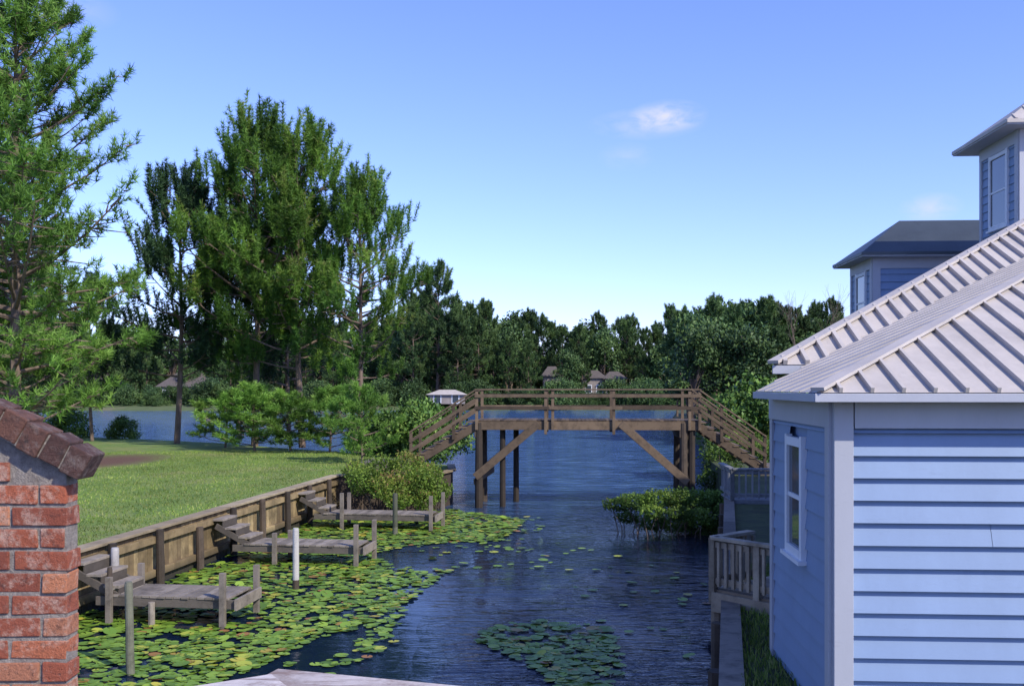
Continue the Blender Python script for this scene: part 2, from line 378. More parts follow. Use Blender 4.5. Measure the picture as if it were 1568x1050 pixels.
for i in range(150):
    p=rng.uniform(-300,1250); Y=rng.uniform(180,187)
    place(D_f[i%2],'s',((p-784)/F*Y,Y,.6),rng.uniform(.7,1.8),parent=dt,rot=rng.uniform(0,6))
rt=empty('right_shore_trees')
prof2=[(1020,520),(1045,462),(1090,468),(1130,462),(1165,452),(1190,462),(1220,480),(1240,500),(1280,492),(1300,480),(1900,460)]
px=1045
while px<1400:
    for row,(Y,dh) in enumerate(((78,34),(90,10),(104,0))):
        yy=Y+rng.uniform(-3,3); p=px+rng.uniform(-9,9)+ (0 if row else 20)
        z=topz(p,pr(p,prof2)+dh+rng.uniform(-7,14),yy)-1.0
        if rng.random()<.55: tr=P_f[rng.randrange(3)]; s=z/18
        else: tr=B_f[rng.randrange(2)]; s=z/14
        place(tr,'t',((p-784)/F*yy,yy,1.0),s,rot=rng.uniform(0,6),parent=rt)
    px+=26
for i in range(60):
    Y=rng.uniform(42,74); x0=9.5+(Y-42)*.2
    place(S_f[i%2],'s',(x0+rng.uniform(0,9),Y,1.0),rng.uniform(.7,1.35),parent=rt,rot=rng.uniform(0,6))
# bare tree
mb=MB(); rg=random.Random(2)
def br(p,d,L,r,k):
    e=p+d*L; mb.tube([p,(p+e)/2+Vector([rg.uniform(-.05,.05)*L for _ in range(3)]),e],[r,r*.8,r*.6],5,cap=False)
    if k>0:
        for i in range(3):
            nd=(d+Vector((rg.uniform(-.6,.6),rg.uniform(-.6,.6),rg.uniform(-.1,.4)))).normalized(); br(e if i<2 else (p+e)/2,nd,L*rg.uniform(.55,.8),r*.55,k-1)
br(Vector((0,0,0)),Vector((0,0,1)),5.5,.14,5)
o=mb.obj('bare_tree',bark); o.location=((1240-784)/F*70,70,1.0); o.scale=(.62,.62,.70)

# ---------------------------------------------------------------- ground, water
def slab(name,pts,z,zb,mat,hole=False):
    mb=MB(); n=len(pts)
    mb.poly([(x,y,z) for x,y in pts],0,.5)
    for i in range(n):
        a=pts[i];b=pts[(i+1)%n]; mb.poly([(a[0],a[1],z),(a[0],a[1],zb),(b[0],b[1],zb),(b[0],b[1],z)],0,.5)
    return mb.obj(name,mat)
def LX(Y): return -8.2+.134*(Y-18.3)
def RX(Y): return 2.33+.22*(Y-10.4)
shore=[(-6.1,34),(-4.4,34.2),(-2.7,34.4),(-2.2,36),(-2.4,38.5),(-4.5,42),(-8.0,46.5),(-12,50),(-16,54),(-22,58),(-30,63),(-60,75),(-150,92)]
lp=[(LX(2)-.06,2),(LX(34)-.06,34)]+shore[1:]+[(-150,2)]
lp=lp[::-1]
slab('lawn',lp,G,-1,lawn_m)
rp=[(RX(-6)+.06,-6),(RX(34)+.06,34),(8.6,44),(11,56),(13.5,70),(15.5,95),(22,130),(50,170),(600,172),(600,-6)]
slab('right_bank_ground',rp,G,-1,soil)
mb=MB(); xs=[-1600+40*i for i in range(81)]; rows=[(176,-.4),(180,.5),(190,1.4),(230,2.2),(400,3),(2500,4)]
fx=lambda x,y:(x,y+(4*math.sin(x/31)+3*math.sin(x/11+1) if y<300 else 0))
for i in range(80):
    for (y0,z0),(y1,z1) in zip(rows,rows[1:]):
        a=fx(xs[i],y0);b=fx(xs[i+1],y0);c=fx(xs[i+1],y1);d=fx(xs[i],y1)
        mb.poly([(*a,z0),(*b,z0),(*c,z1),(*d,z1)],0,.5)
mb.obj('far_shore_ground',far_g)
mb=MB(); mb.poly([(-3000,-500,-1.6),(3000,-500,-1.6),(3000,5000,-1.6),(-3000,5000,-1.6)]); mb.obj('ground',soil)
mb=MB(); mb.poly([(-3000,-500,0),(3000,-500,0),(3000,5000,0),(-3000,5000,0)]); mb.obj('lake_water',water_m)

# grass blades
rngn=np.random.default_rng(8)
N=60000; Y=17+rngn.random(N)**1.3*30; left=-8.2+.134*(Y-18.3)-.35
X=left-rngn.random(N)*14
keep=((X+17.0)/2.3)**2+((Y-41)/4.3)**2>1
X=X[keep];Y=Y[keep];N=len(X)
C=np.stack([X,Y,np.full(N,G)],1); A=np.tile([0,0,1.],(N,1))
V,Fc,vr=needles(rngn,C,A,1,.03,.07,.024,.4)
link(bpy.data.objects.new('grass',np_mesh('grass',V,Fc,vr,blade)))
# right bank grass
N=9000; Y=8+rngn.random(N)*9; X=RX(Y)+.1+rngn.random(N)*1.6
V,Fc,vr=needles(rngn,np.stack([X,Y,np.full(N,G)],1),np.tile([0,0,1.],(N,1)),1,.04,.11,.016,.3)
link(bpy.data.objects.new('bank_grass',np_mesh('bank_grass',V,Fc,vr,blade)))

# lily pads
def poly_w(pts): return [tuple(WW(a,b))[:2] for a,b in pts]
def inside(p,pg):
    x,y=p;r=False;j=len(pg)-1
    for i in range(len(pg)):
        a,b=pg[i],pg[j]
        if (a[1]>y)!=(b[1]>y) and x<(b[0]-a[0])*(y-a[1])/(b[1]-a[1])+a[0]: r=not r
        j=i
    return r
from mathutils import noise as mn
regs=[(poly_w([(20,1120),(40,985),(110,925),(300,868),(470,797),(560,786),(690,780),(805,796),(768,828),(640,834),(570,848),(600,868),(695,872),(650,905),(600,935),(540,962),(470,985),(440,1000),(330,1050),(280,1120)]),6400,-.38),
      (poly_w([(735,962),(830,950),(885,958),(935,962),(962,1050),(970,1100),(880,1090),(830,1030),(770,1000),(728,985)]),520,-.34),
      (poly_w([(440,1000),(620,925),(610,985),(480,1050),(330,1110)]),110,0.),
      (poly_w([(690,782),(830,792),(850,880),(700,870),(600,835)]),120,.05),
      (poly_w([(850,830),(1080,880),(1090,1050),(960,1050),(880,930)]),35,.0)]
mb=MB(); rg=random.Random(11)
for pg,n,th in regs:
    x0=min(p[0] for p in pg);x1=max(p[0] for p in pg);y0=min(p[1] for p in pg);y1=max(p[1] for p in pg); c=0;tries=0
    while c<n and tries<60000:
        tries+=1
        x=rg.uniform(x0,x1);y=rg.uniform(y0,y1)
        if not inside((x,y),pg) or x<LX(y)+.1: continue
        if mn.noise(Vector((x*.8,y*.8,3)))+.4*mn.noise(Vector((x*2.6,y*2.6,7)))<th+rg.uniform(-.25,.05): continue
        c+=1
        r=rg.uniform(.055,.125); a0=rg.uniform(0,6.28); tx=rg.gauss(0,.04);ty=rg.gauss(0,.04)
        if rg.random()<.07: tx*=4;ty*=4
        z=.008+rg.random()*.02+max(0,(abs(tx)+abs(ty))*r)*.8
        pts=[(x,y,z-.004)]
        K=10; el=rg.uniform(.85,1)
        for k in range(K+1):
            a=a0+.22+(2*math.pi-.44)*k/K; rr=r*(1+rg.uniform(-.04,.04)); dx=rr*math.cos(a);dy=rr*math.sin(a)*el
            pts.append((x+dx,y+dy,z+dx*tx+dy*ty+.003))
        mb.raw(pts,[(0,k,k+1) for k in range(1,K+1)],0,min(.85,max(0,rg.gauss(.5,.22))) if rg.random()<.93 else rg.uniform(.85,1))
mb.obj('lily_pads',pad_m)

# ---------------------------------------------------------------- left bulkhead
dv=Vector((.134,1,0)).normalized(); nv=Vector((1,-.134,0)).normalized(); Z=Vector((0,0,1))
AX=(dv,nv,Z)
def BP(Y,off=0,z=0): return Vector((LX(Y),Y,z))+nv*off
bh=empty('timber_bulkhead')
mb=MB(); Y=4
while Y<34:
    w=.19; mb.box(BP(Y,0,.35),(w-.012,.05,1.6),AX,0,random.random()); Y+=w
mb.obj('sheet_planks',wood_wall,bh)
mb=MB()
Y=4
while Y<33.9:
    y2=min(Y+3.0,34.0)
    mb.beam(BP(Y+.01,.085,1.0),BP(y2,.085,1.0),.10,.15,0); mb.beam(BP(Y+.01,.085,.28),BP(y2,.085,.28),.10,.15,0)
    mb.beam(BP(Y+.01,-.03,1.225),BP(y2,-.03,1.225),.34,.06,1); Y=y2
mb.obj('wales_and_cap',[wood_wall,wood_cap],bh,.008)
mb=MB(); Y=6.0
while Y<34:
    zt=1.22 if random.random()<.8 else 1.0
    mb.tube([BP(Y,.22,-.8),BP(Y,.22,.4),BP(Y,.20,zt)],[.09,.088,.085],9,0); Y+=1.9
mb.obj('piles',wood_dark,bh,smooth=False)
mb=MB()
p=[Vector((-6.1,34,0)),Vector((-4.4,34.2,0)),Vector((-2.7,34.4,0)),Vector((-2.2,36,0)),Vector((-2.4,38.5,0))]
for a,b in zip(p,p[1:]):
    mb.beam(a+Z*.4+Vector((0,-.06,0)),b+Z*.4+Vector((0,-.06,0)),.06,1.6,0)
    mb.beam(a+Z*1.24,b+Z*1.24,.3,.06,1)
mb.obj('return_wall',[wood_dark,wood_cap],bh)
# right bulkhead
rbh=empty('right_bank_bulkhead'); mb=MB(); dr=Vector((.22,1,0)).normalized(); nr=Vector((1,-.22,0)).normalized()
Y=2.
while Y<34:
    mb.box(Vector((RX(Y),Y,.3)),(.19,.05,1.7),(dr,nr,Z),0); Y+=.2
Y=2.
while Y<34:
    mb.beam(Vector((RX(Y)-.0,Y,1.23)),Vector((RX(Y+2.2),Y+2.2,1.23+random.uniform(-.01,.01))),.26,.09,1); 
    mb.tube([Vector((RX(Y)-.16,Y,-.6)),Vector((RX(Y)-.16,Y,1.15))],[.1,.1],8,0); Y+=2.22
mb.obj('timbers',[wood_dark,wood_dock],rbh)

# ---------------------------------------------------------------- finger docks
def dock(Y0,xend,width,zt,posts):
    e=empty('finger_dock'); mb=MB()
    s0=BP(Y0,.35,0); L=(xend-s0.x)/nv.x; 
    n=int(L/.15)
    for k in range(4,n):
        mb.box(s0+nv*(k*.15+.075)+dv*(width/2)+Z*(zt-.02),(width+random.uniform(-.02,.03),.138,.04),AX,0,.4+.6*random.random())
    for o_ in (.04,width-.04):
        mb.beam(s0+nv*.3+dv*o_+Z*(zt-.12),s0+nv*L+dv*o_+Z*(zt-.12),.05,.16,0,.2)
    mb.box(s0+nv*(L+.03)+dv*(width/2)+Z*(zt-.11),(width+.1,.05,.2),AX,0,.9)
    ns=3
    for k in range(ns):
        z=1.2-(1.2-zt)*(k+.75)/(ns+.4); mb.box(s0+nv*(-.10+k*.34)+dv*(width*.5)+Z*z,(width*.9,.30,.05),AX,0,.95)
        mb.box(s0+nv*(.03+k*.34)+dv*(width*.5)+Z*(z-.11),(width*.84,.03,.16),AX,0,.0)
    for o_ in (.08,width-.08):
        mb.beam(s0+nv*-.15+dv*o_+Z*.90,s0+nv*.95+dv*o_+Z*(zt-.18),.05,.14,0,.1)
    mb.obj('deck_and_steps',wood_dock,e,.004)
    mb=MB()
    for (u,w_,zh,sq) in posts:
        b=s0+nv*u+dv*w_
        if sq: mb.box(b+Z*((zh-.8)/2),(.1,.1,zh+.8),AX,0,.6)
        else: mb.tube([b-Z*.8,b+Z*zh],[.07,.06],8,0)
    mb.obj('posts',wood_dock,e,.004)
d1L=(-5.0-BP(18,.35).x)/nv.x
dock(17.95,-4.95,1.05,.52,[(.6,-.05,.85,1),(d1L-.15,-.06,.98,1),(d1L-.0,1.12,.92,1),(.6,1.1,.9,1),(d1L-1.5,-.05,.42,0)])
d2L=(-3.6-BP(23.6,.35).x)/nv.x
dock(23.9,-3.55,.95,.50,[(1.4,-.06,.78,1),(d2L-.15,-.06,1.02,1),(d2L,1.0,1.0,1),(1.4,1.0,.7,1)])
d3L=(-2.3-BP(29.5,.35).x)/nv.x
dock(29.8,-2.3,.95,.48,[(1.2,-.06,1.1,1),(d3L-.15,-.06,1.05,1),(d3L,1.0,1.05,1),(1.1,1.0,1.0,1)])
def pile(px,pb,pt,r,mat,lean=0,basem=None):
    b=WW(px,pb); Y=b.y; zt=H0-(pt-592)/F*Y; mb=MB()
    mb.tube([b-Z*.8,b,b+Vector((lean*.3,0,.22))],[r*1.02,r*1.02,r*1.02],12,1)
    mb.tube([b+Vector((lean*.3,0,.2)),b+Vector((lean*.5,0,zt*.5)),b+Vector((lean,0,zt-.05)),b+Vector((lean,0,zt))],[r,r*.97,r*.95,r*.8],12,0)
    o=mb.obj('mooring_pile',[mat,basem or mat],smooth=False)
pile(200,1032,890,.062,wood_pile,-.03); pile(453,903,808,.07,wood_white,.0,wood_dark); pile(605,818,755,.075,wood_pile); pile(176,935,838,.08,wood_white,0,wood_dark)
pile(168,948,868,.05,wood_dark); pile(412,812,775,.07,wood_white,0,wood_dark)
# ---------------------------------------------------------------- footbridge
fb=empty('wooden_footbridge'); O=Vector((-1.3,34.9,0)); U=Vector((.9984,-.057,0)); Vv=Vector((.057,.9984,0)); BA=(U,Vv,Z)
def Q(u,v,z): return O+U*u+Vv*v+Z*z
zd=3.12; wd=2.0; Lb=7.9
mb=MB(); k=0
while k*.145<Lb: mb.box(Q(k*.145+.07,wd/2,zd-.02),(.135,wd+.08,.04),BA,0); k+=1
for v in(-.03,wd+.03):
    for a,b in((0,2.5),(2.51,5.2),(5.21,Lb)):
        mb.beam(Q(a,v,zd-.2),Q(b,v,zd-.2),.06,.30,0)
for v in(.5,1.0,1.5): mb.beam(Q(0,v,zd-.2),Q(Lb,v,zd-.2),.06,.26,0,.1)
mb.obj('deck',wood_bridge,fb,.005)
mb=MB()
for v in (-.10,wd+.10):
    for u in (.05,2.5,2.75,4.9,7.55,Lb+.0):
        if u==2.75 and v>0: continue
        lo=zd-.5 if u in(2.5,4.9) else zd-.35
        w=.1; mb.box(Q(u,v,(lo+4.2)/2),(w,w,4.2-lo),BA,0)
    vv=v+(.075 if v>0 else -.075)
    for z,h in((4.2,.05),(3.98,.12),(3.55,.12)):
        for a,b in((-.02,2.62),(2.63,5.2),(5.21,Lb+.03)):
            if z==4.2: mb.beam(Q(a,v,z),Q(b,v,z),.18,.045,0,.7)
            else: mb.beam(Q(a,vv,z),Q(b,vv,z),.035,h,0)
mb.obj('railings',wood_bridge,fb,.005)
mb=MB()
for u in(.12,Lb-.55):
    for v in(.02,wd-.02): 
        mb.tube([Q(u,v,-1),Q(u,v,1),Q(u,v,zd-.1)],[.15,.145,.13],10,0)
    mb.beam(Q(u-.12,-.1,zd-.48),Q(u-.12,wd+.1,zd-.48),.06,.25,0)
for u,v in((.95,.3),(1.35,wd-.1)): mb.tube([Q(u,v,-1),Q(u,v,zd-.3)],[.11,.10],8,0,.1)
u=Lb-.25
for v in(.1,wd-.1): mb.tube([Q(u,v,-1),Q(u,v,zd-.3)],[.12,.12],8,0,.2)
mb.obj('piles',wood_dark,fb)
mb=MB()
for v in (-.14,wd+.14):
    mb.beam(Q(.0,v,1.1),Q(2.25,v,zd-.12),.07,.27,0,.45)
    mb.beam(Q(Lb-.42,v,.95),Q(Lb-2.75,v,zd-.12),.07,.27,0,.75)
mb.beam(Q(-.05,.1,.9),Q(.5,wd,1.2),.06,.2,0); 
mb.obj('knee_braces',wood_bridge,fb,.005)
def stairs(u0,sgn,run,z1):
    mb=MB(); n=8
    for v in(.0,wd):
        mb.beam(Q(u0,v,zd-.22),Q(u0+sgn*run,v,z1-.12),.06,.28,0,.4)
    for k in range(n):
        f=(k+.6)/n; mb.box(Q(u0+sgn*run*f,wd/2,zd+(z1-zd)*f+.03),(.30,wd+.12,.045),BA,0,.6+.4*random.random())
    for v in(-.10,wd+.10):
        for f in(.33,.98):
            zz=zd+(z1-zd)*f; 
            mb.box(Q(u0+sgn*run*f,v,zz+.42),(.1,.1,1.25),BA,0)
        for dz,h,w in((1.06,.05,.16),(.72,.11,.035),(.38,.11,.035)):
            off=0 if w>.1 else (.07 if v>0 else -.07)
            mb.beam(Q(u0,v+off,zd+dz),Q(u0+sgn*run,v+off,z1+dz),w,h,0,.3+.5*random.random())
    mb.obj('stairs',wood_bridge,fb,.005)
stairs(0,-1,2.35,1.62); stairs(Lb,1,2.3,1.50)
mb=MB(); mb.box(Q(-3.2,1,1.35),(1.9,2.2,.5),BA,0,.3); mb.box(Q(Lb+2.9,1,1.33),(1.6,2.2,.3),BA,0,.3); mb.obj('landings',wood_dock,fb,.01)

# ---------------------------------------------------------------- bushes
def bush(name,clumps,nleaf,ls,mat,seed,stems=3):
    rng=np.random.default_rng(seed); e=empty(name); V=[];vr=[]; mb=MB()
    for (x,y,z,r,rz) in clumps:
        n=int(nleaf*r*r*4); d=rng.normal(size=(n,3)); d/=np.linalg.norm(d,axis=1)[:,None]
        rad=rng.uniform(.3,1.,(n,1))**.5*(1+.22*np.sin(d[:,:1]*6+x*3)*np.cos(d[:,1:2]*5+z)+rng.normal(0,.06,(n,1)))
        p=np.array([x,y,z])+d*rad*np.array([r,r,rz])
        s1=rng.normal(size=(n,3))+np.array([0,0,.6]); s1/=np.linalg.norm(s1,axis=1)[:,None]; s2=np.cross(s1,rng.normal(size=(n,3))); s2/=np.linalg.norm(s2,axis=1)[:,None]
        l=ls*rng.uniform(.6,1.4,(n,1)); q=np.stack([p-s1*l*.5,p+s2*l*.27,p+s1*l*.5,p-s2*l*.27],1)
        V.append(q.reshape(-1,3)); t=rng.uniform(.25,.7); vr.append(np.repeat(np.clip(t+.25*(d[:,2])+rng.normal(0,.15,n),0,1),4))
        for k in range(stems):
            a=rng.uniform(0,6.28); b=np.array([x+rng.uniform(-.2,.2),y+rng.uniform(-.1,.5),min(.0,z-rz)-.3])
            mb.tube([b,(b+[x,y,z])/2+rng.normal(0,.1,3),(x+math.cos(a)*r*.8,y+math.sin(a)*r*.8,z+rz*rng.uniform(0,.9))],[.02,.015,.006],5,cap=False)
    V=np.concatenate(V);vr=np.concatenate(vr)
    link(bpy.data.objects.new('leaves',np_mesh(name+'_leaves',V,np.arange(len(V)).reshape(-1,4),vr,mat)),e)
    if stems: mb.obj('stems',bark,e)
rg=random.Random(4)
cl=[]
for px,py,Y,r in((560,735,32.6,.65),(600,745,32.2,.7),(640,738,32.6,.75),(668,750,32.8,.55),(585,715,33.5,.6),(625,710,33.6,.6),(545,720,33.6,.5),(655,725,33.6,.55),(610,765,31.8,.45),(650,765,32.2,.45)):
    w=W(px,py,Y); cl.append((w.x,w.y,w.z,r,r*.75))
bush('bank_bush',cl,1100,.085,bush_mat,5,4)
cl=[]
for px,py,Y,r in((945,772,28.5,.42),(975,768,28.2,.55),(1010,765,28,.6),(1045,762,28,.6),(1080,765,28.5,.6),(1105,775,28.5,.5),(1000,782,27.5,.4),(1040,785,27.4,.4),(1070,790,27.6,.5),(1100,765,29.5,.6),(1120,780,27.5,.5),
    (1000,800,28.6,.5),(1035,802,28.6,.5),(1070,805,28.6,.55),(1100,806,28.4,.5),(960,792,28.8,.35)):
    w=W(px,py,Y); cl.append((w.x,w.y,w.z,r,r*.5))
bush('waterside_bush',cl,1100,.08,hedge_mat,6,2)
# shrubs on the right bank below the bridge stairs
cl=[]
for px,py,Y,r in((1105,700,41,.9),(1135,690,42,1.0),(1165,695,40,.9),(1120,725,38,.6),(1085,735,39,.5),(1150,735,37,.6)):
    w=W(px,py,Y); cl.append((w.x,w.y,w.z,r,r*.9))
bush('stairside_bush',cl,600,.11,hedge_mat,9,3)

# ---------------------------------------------------------------- right docks with railings
def railing(name,p0,p1,top,bot,mat,nb,ret=None,deckw=1.2,postw=.1):
    e=empty(name); mb=MB(); p0=Vector(p0);p1=Vector(p1); d=(p1-p0).normalized(); nn=Vector((-d.y,d.x,0)); L=(p1-p0).length; ax=(d,nn,Z)
    segs=[(p0,p1)]
    if ret: segs.append((p0,p0+nn*ret))
    for a,b in segs:
        dd=(b-a).normalized(); n2=Vector((-dd.y,dd.x,0)); l=(b-a).length; k=max(2,int(l/ (L/nb)))
        mb.beam(a+Z*top,b+Z*top,.15,.045,0,.9); mb.beam(a+Z*(top-.09),b+Z*(top-.09),.045,.09,0,.6); mb.beam(a+Z*(bot+.12),b+Z*(bot+.12),.045,.09,0,.5)
        for i in range(k+1):
            c=a+dd*l*i/k
            if i%6==0: mb.box(c+Z*((top+bot)/2-.1),(postw,postw,top-bot+.2),(dd,n2,Z),0,.8)
            else: mb.box(c-n2*.04+Z*((top+bot)/2+.0),(.045,.04,top-bot-.1),(dd,n2,Z),0,.4+.6*random.random())
    k=int(deckw/.14)
    for i in range(k): mb.box((p0+p1)/2+nn*(i*.14+.07)+Z*(bot-.03),(L+.1,.13,.05),ax,0)
    mb.beam(p0-nn*.03+Z*(bot-.18),p1-nn*.03+Z*(bot-.18),.05,.28,0,.4)
    for c in(p0,p1): mb.tube([c+nn*.1-Z*.8,c+nn*.1+Z*(bot-.05)],[.1,.1],8,0,.1)
    mb.obj('railing_and_deck',mat,e,.004)
wood_warm=mk_wood('sunlit_deck_wood',(.22,.165,.11),(.48,.40,.29))
railing('deck_with_railing',(2.90,14.1,0),(4.3,12.45,0),2.13,1.40,wood_warm,17,.9,1.6)
railing('dock_with_railing',(5.85,26,0),(9.3,25.8,0),2.12,1.3,wood_grey,20,2.0,1.8)

# ---------------------------------------------------------------- blue house
bhs=empty('blue_clapboard_house'); A0=Vector((2.9,8.8,0)); s=.415
def L3(u,v,z): return A0+U*u+Vv*v+Z*z
def lap(mb,p0,p1,z0,z1,exp,nrm,holes=(),pr_=.04):
    z=z0
    while z<z1-1e-4:
        t=min(z+exp,z1); d=(p1-p0)
        segs=[(0.,1.)]
        for (a,b,za,zb) in holes:
            if z<zb-.01 and t>za+.01: segs=[(0.,a),(b,1.)]
        if not holes:
            j=random.uniform(.12,.5); segs=[(0.,j),(j+.0005,1.)]
        dz0=-.014+random.uniform(-.003,.003); dz1=random.uniform(-.003,.003); v_=random.random()
        for a,b in segs:
            q0=p0+d*a;q1=p0+d*b; za_=z+dz0+dz1*a; zb_=z+dz0+dz1*b
            B0=q0+Z*za_+nrm*pr_; B1=q1+Z*zb_+nrm*pr_; T0=q0+Z*t+nrm*.004;T1=q1+Z*t+nrm*.004; K0=q0+Z*za_+nrm*.001;K1=q1+Z*zb_+nrm*.001
            vv_=min(1,max(0,v_+random.uniform(-.15,.15)))
            mb.poly([B0,B1,T1,T0],0,vv_); mb.poly([K0,K1,B1,B0],0,vv_)
        z+=exp
zt=3.95
mb=MB()
lap(mb,L3(.12,0,0),L3(9,0,0),G-.1,zt,.2,-Vv,(),.07)
lap(mb,L3(0,2.6,0),L3(0,.12,0),G-.1,zt,.2,-U,[((2.6-1.72)/2.48,(2.6-.98)/2.48,2.56,3.78)],.03)
mb.box(L3(4.6,1.45,2.6),(9.1,2.5,3.0),BA,0)
mb.obj('wing_siding',siding,bhs)
mb=MB()
mb.box(L3(.055,-.055,2.6),(.17,.075,3.2),BA,0); mb.box(L3(-.042,.04,2.6),(.045,.13,3.2),BA,0)
mb.box(L3(-.03,2.56,2.6),(.035,.12,3.2),BA,0)
mb.box(L3(4.6,-.05,4.06),(8.9,.09,.26),BA,0); mb.box(L3(-.034,1.36,4.06),(.05,2.5,.26),BA,0)
mb.box(L3(4.4,-.17,4.205),(9.3,.36,.02),BA,0); mb.box(L3(-.12,1.15,4.19),(.24,2.5,.02),BA,0)
mb.box(L3(4.4,-.37,4.205),(9.34,.03,.075),BA,0); mb.box(L3(-.262,1.03,4.205),(.03,2.78,.075),BA,0)
mb.obj('corner_boards_and_eaves',trim,bhs,.004)
def window(par,cu,cv,zc,w,h,axis,name='window'):
    mb=MB(); 
    def P(a,o,z): return L3(cu-o,cv+a,z) if axis=='u' else L3(cu+a,cv-o,z)
    ax=(Vv,-U,Z) if axis=='u' else (U,-Vv,Z)
    t=.09
    mb.box(P(0,.03,zc),(w-.02,.02,h-.02),ax,1)
    for sgn in(-1,1): mb.box(P(sgn*(w/2+t/2-.02),.04,zc),(t,.06,h+2*t),ax,0)
    for sgn in(-1,1): mb.box(P(0,.042,zc+sgn*(h/2+t/2-.02)),(w-.045,.06,t),ax,0)
    mb.box(P(0,.04,zc),(w-.045,.03,.045),ax,0)
    mb.box(P(0,.06,zc-h/2-t),(w+2*t+.04,.10,.04),ax,0)
    mb.obj(name,[white,glass],par)
window(bhs,0,1.35,3.17,.60,1.08,'u','side_window')
def ribs(mb,lines,h=.03,w=.03,nrm=None):
    for a,b in lines:
        if (b-a).length<.02: continue
        d=(b-a).normalized(); side=d.cross(nrm).normalized(); mb.box((a+b)/2+nrm*(h/2),((b-a).length,w,h),(d,side,nrm),0,.5)
mb=MB()
C1=(-.25,-.38)
zf=lambda v:4.25+s*(v-C1[1]); zl=lambda u:4.25+s*(u-C1[0])
T=8.0; c2v=2.4
hp=(C1[0]+T,C1[1]+T); vp=(C1[0]+T,c2v+T)
mb.poly([L3(*C1,4.25),L3(14,C1[1],4.25),L3(14,hp[1],zf(hp[1])),L3(*hp,zf(hp[1]))])
mb.poly([L3(*C1,4.25),L3(*hp,zl(hp[0])),L3(*vp,zl(vp[0])),L3(C1[0],c2v,4.25)])
nf=(U.cross(Vector(Vv)+Z*s)).normalized(); nf=nf if nf.z>0 else -nf
nl=((U+Z*s).cross(Vv)).normalized(); nl=nl if nl.z>0 else -nl
Ls=[];u=C1[0]+.2
while u<13:
    vt=min(C1[1]+(u-C1[0]),hp[1]); Ls.append((L3(u,C1[1],4.25),L3(u,vt,zf(vt)))); u+=.265
ribs(mb,Ls,.045,.03,nf)
Ls=[];v=C1[1]+.25
while v<c2v:
    ut=C1[0]+(v-C1[1]); Ls.append((L3(C1[0],v,4.25),L3(ut,v,zl(ut)))); v+=.4
while v<9:
    ua=C1[0]+(v-c2v); ub=min(C1[0]+(v-C1[1]),hp[0]); Ls.append((L3(ua,v,zl(ua)),L3(ub,v,zl(ub)))); v+=.4
ribs(mb,Ls,.012,.03,nl)
a=L3(*C1,4.25)+Z*.03;b=L3(*hp,zf(hp[1]))+Z*.03
mb.beam(a,b,.13,.03,0,.9)
mb.obj('wing_roof',roof_light,bhs)
# main roof
mb=MB(); e0=(.10,3.15);ze=4.57;s2=.475;T=7.3;a_=.36
zm=lambda v:ze+s2*(v-e0[1])
R0=(e0[0]+T,e0[1]+T);B0=(e0[0]+a_*14,e0[1]+14.)
mb.poly([L3(*e0,ze),L3(14,e0[1],ze),L3(14,R0[1],zm(R0[1])),L3(*R0,zm(R0[1]))])
mb.poly([L3(*e0,ze),L3(*R0,zm(R0[1])),L3(*B0,ze)])
mb.poly([L3(*R0,zm(R0[1])),L3(14,R0[1],zm(R0[1])),L3(14,B0[1],ze),L3(*B0,ze)])
nm=(U.cross(Vv+Z*s2)).normalized()
Ls=[];u=e0[0]+.15
while u<13.5:
    vt=min(e0[1]+(u-e0[0]),R0[1]); Ls.append((L3(u,e0[1],ze),L3(u,vt,zm(vt)))); u+=.265
ribs(mb,Ls,.06,.05,nm)
mb.beam(L3(*e0,ze)+Z*.03,L3(*R0,zm(R0[1]))+Z*.03,.15,.04,0,.9)
mb.obj('main_roof',roof_light,bhs)
mb=MB()
mb.box(L3(e0[0]+3.1,e0[1]+.02,ze-.06),(6.2,.03,.1),BA,0)
mb.box(L3(e0[0]+3.15,e0[1]+.3,ze-.10),(6.0,.55,.02),BA,0)
mb.obj('main_eaves',trim,bhs)
mb=MB(); lap(mb,L3(.65,3.6,0),L3(9,3.6,0),G-.1,4.5,.2,-Vv); mb.raw([L3(.65,3.62,G-.2),L3(13,3.62,G-.2),L3(13,16,G-.2),L3(5.2,16,G-.2),L3(.65,3.62,4.45),L3(13,3.62,4.45),L3(13,16,4.45),L3(5.2,16,4.45)],[(0,1,5,4),(3,0,4,7),(2,3,7,6),(4,5,6,7)])
mb.obj('main_walls',siding,bhs)
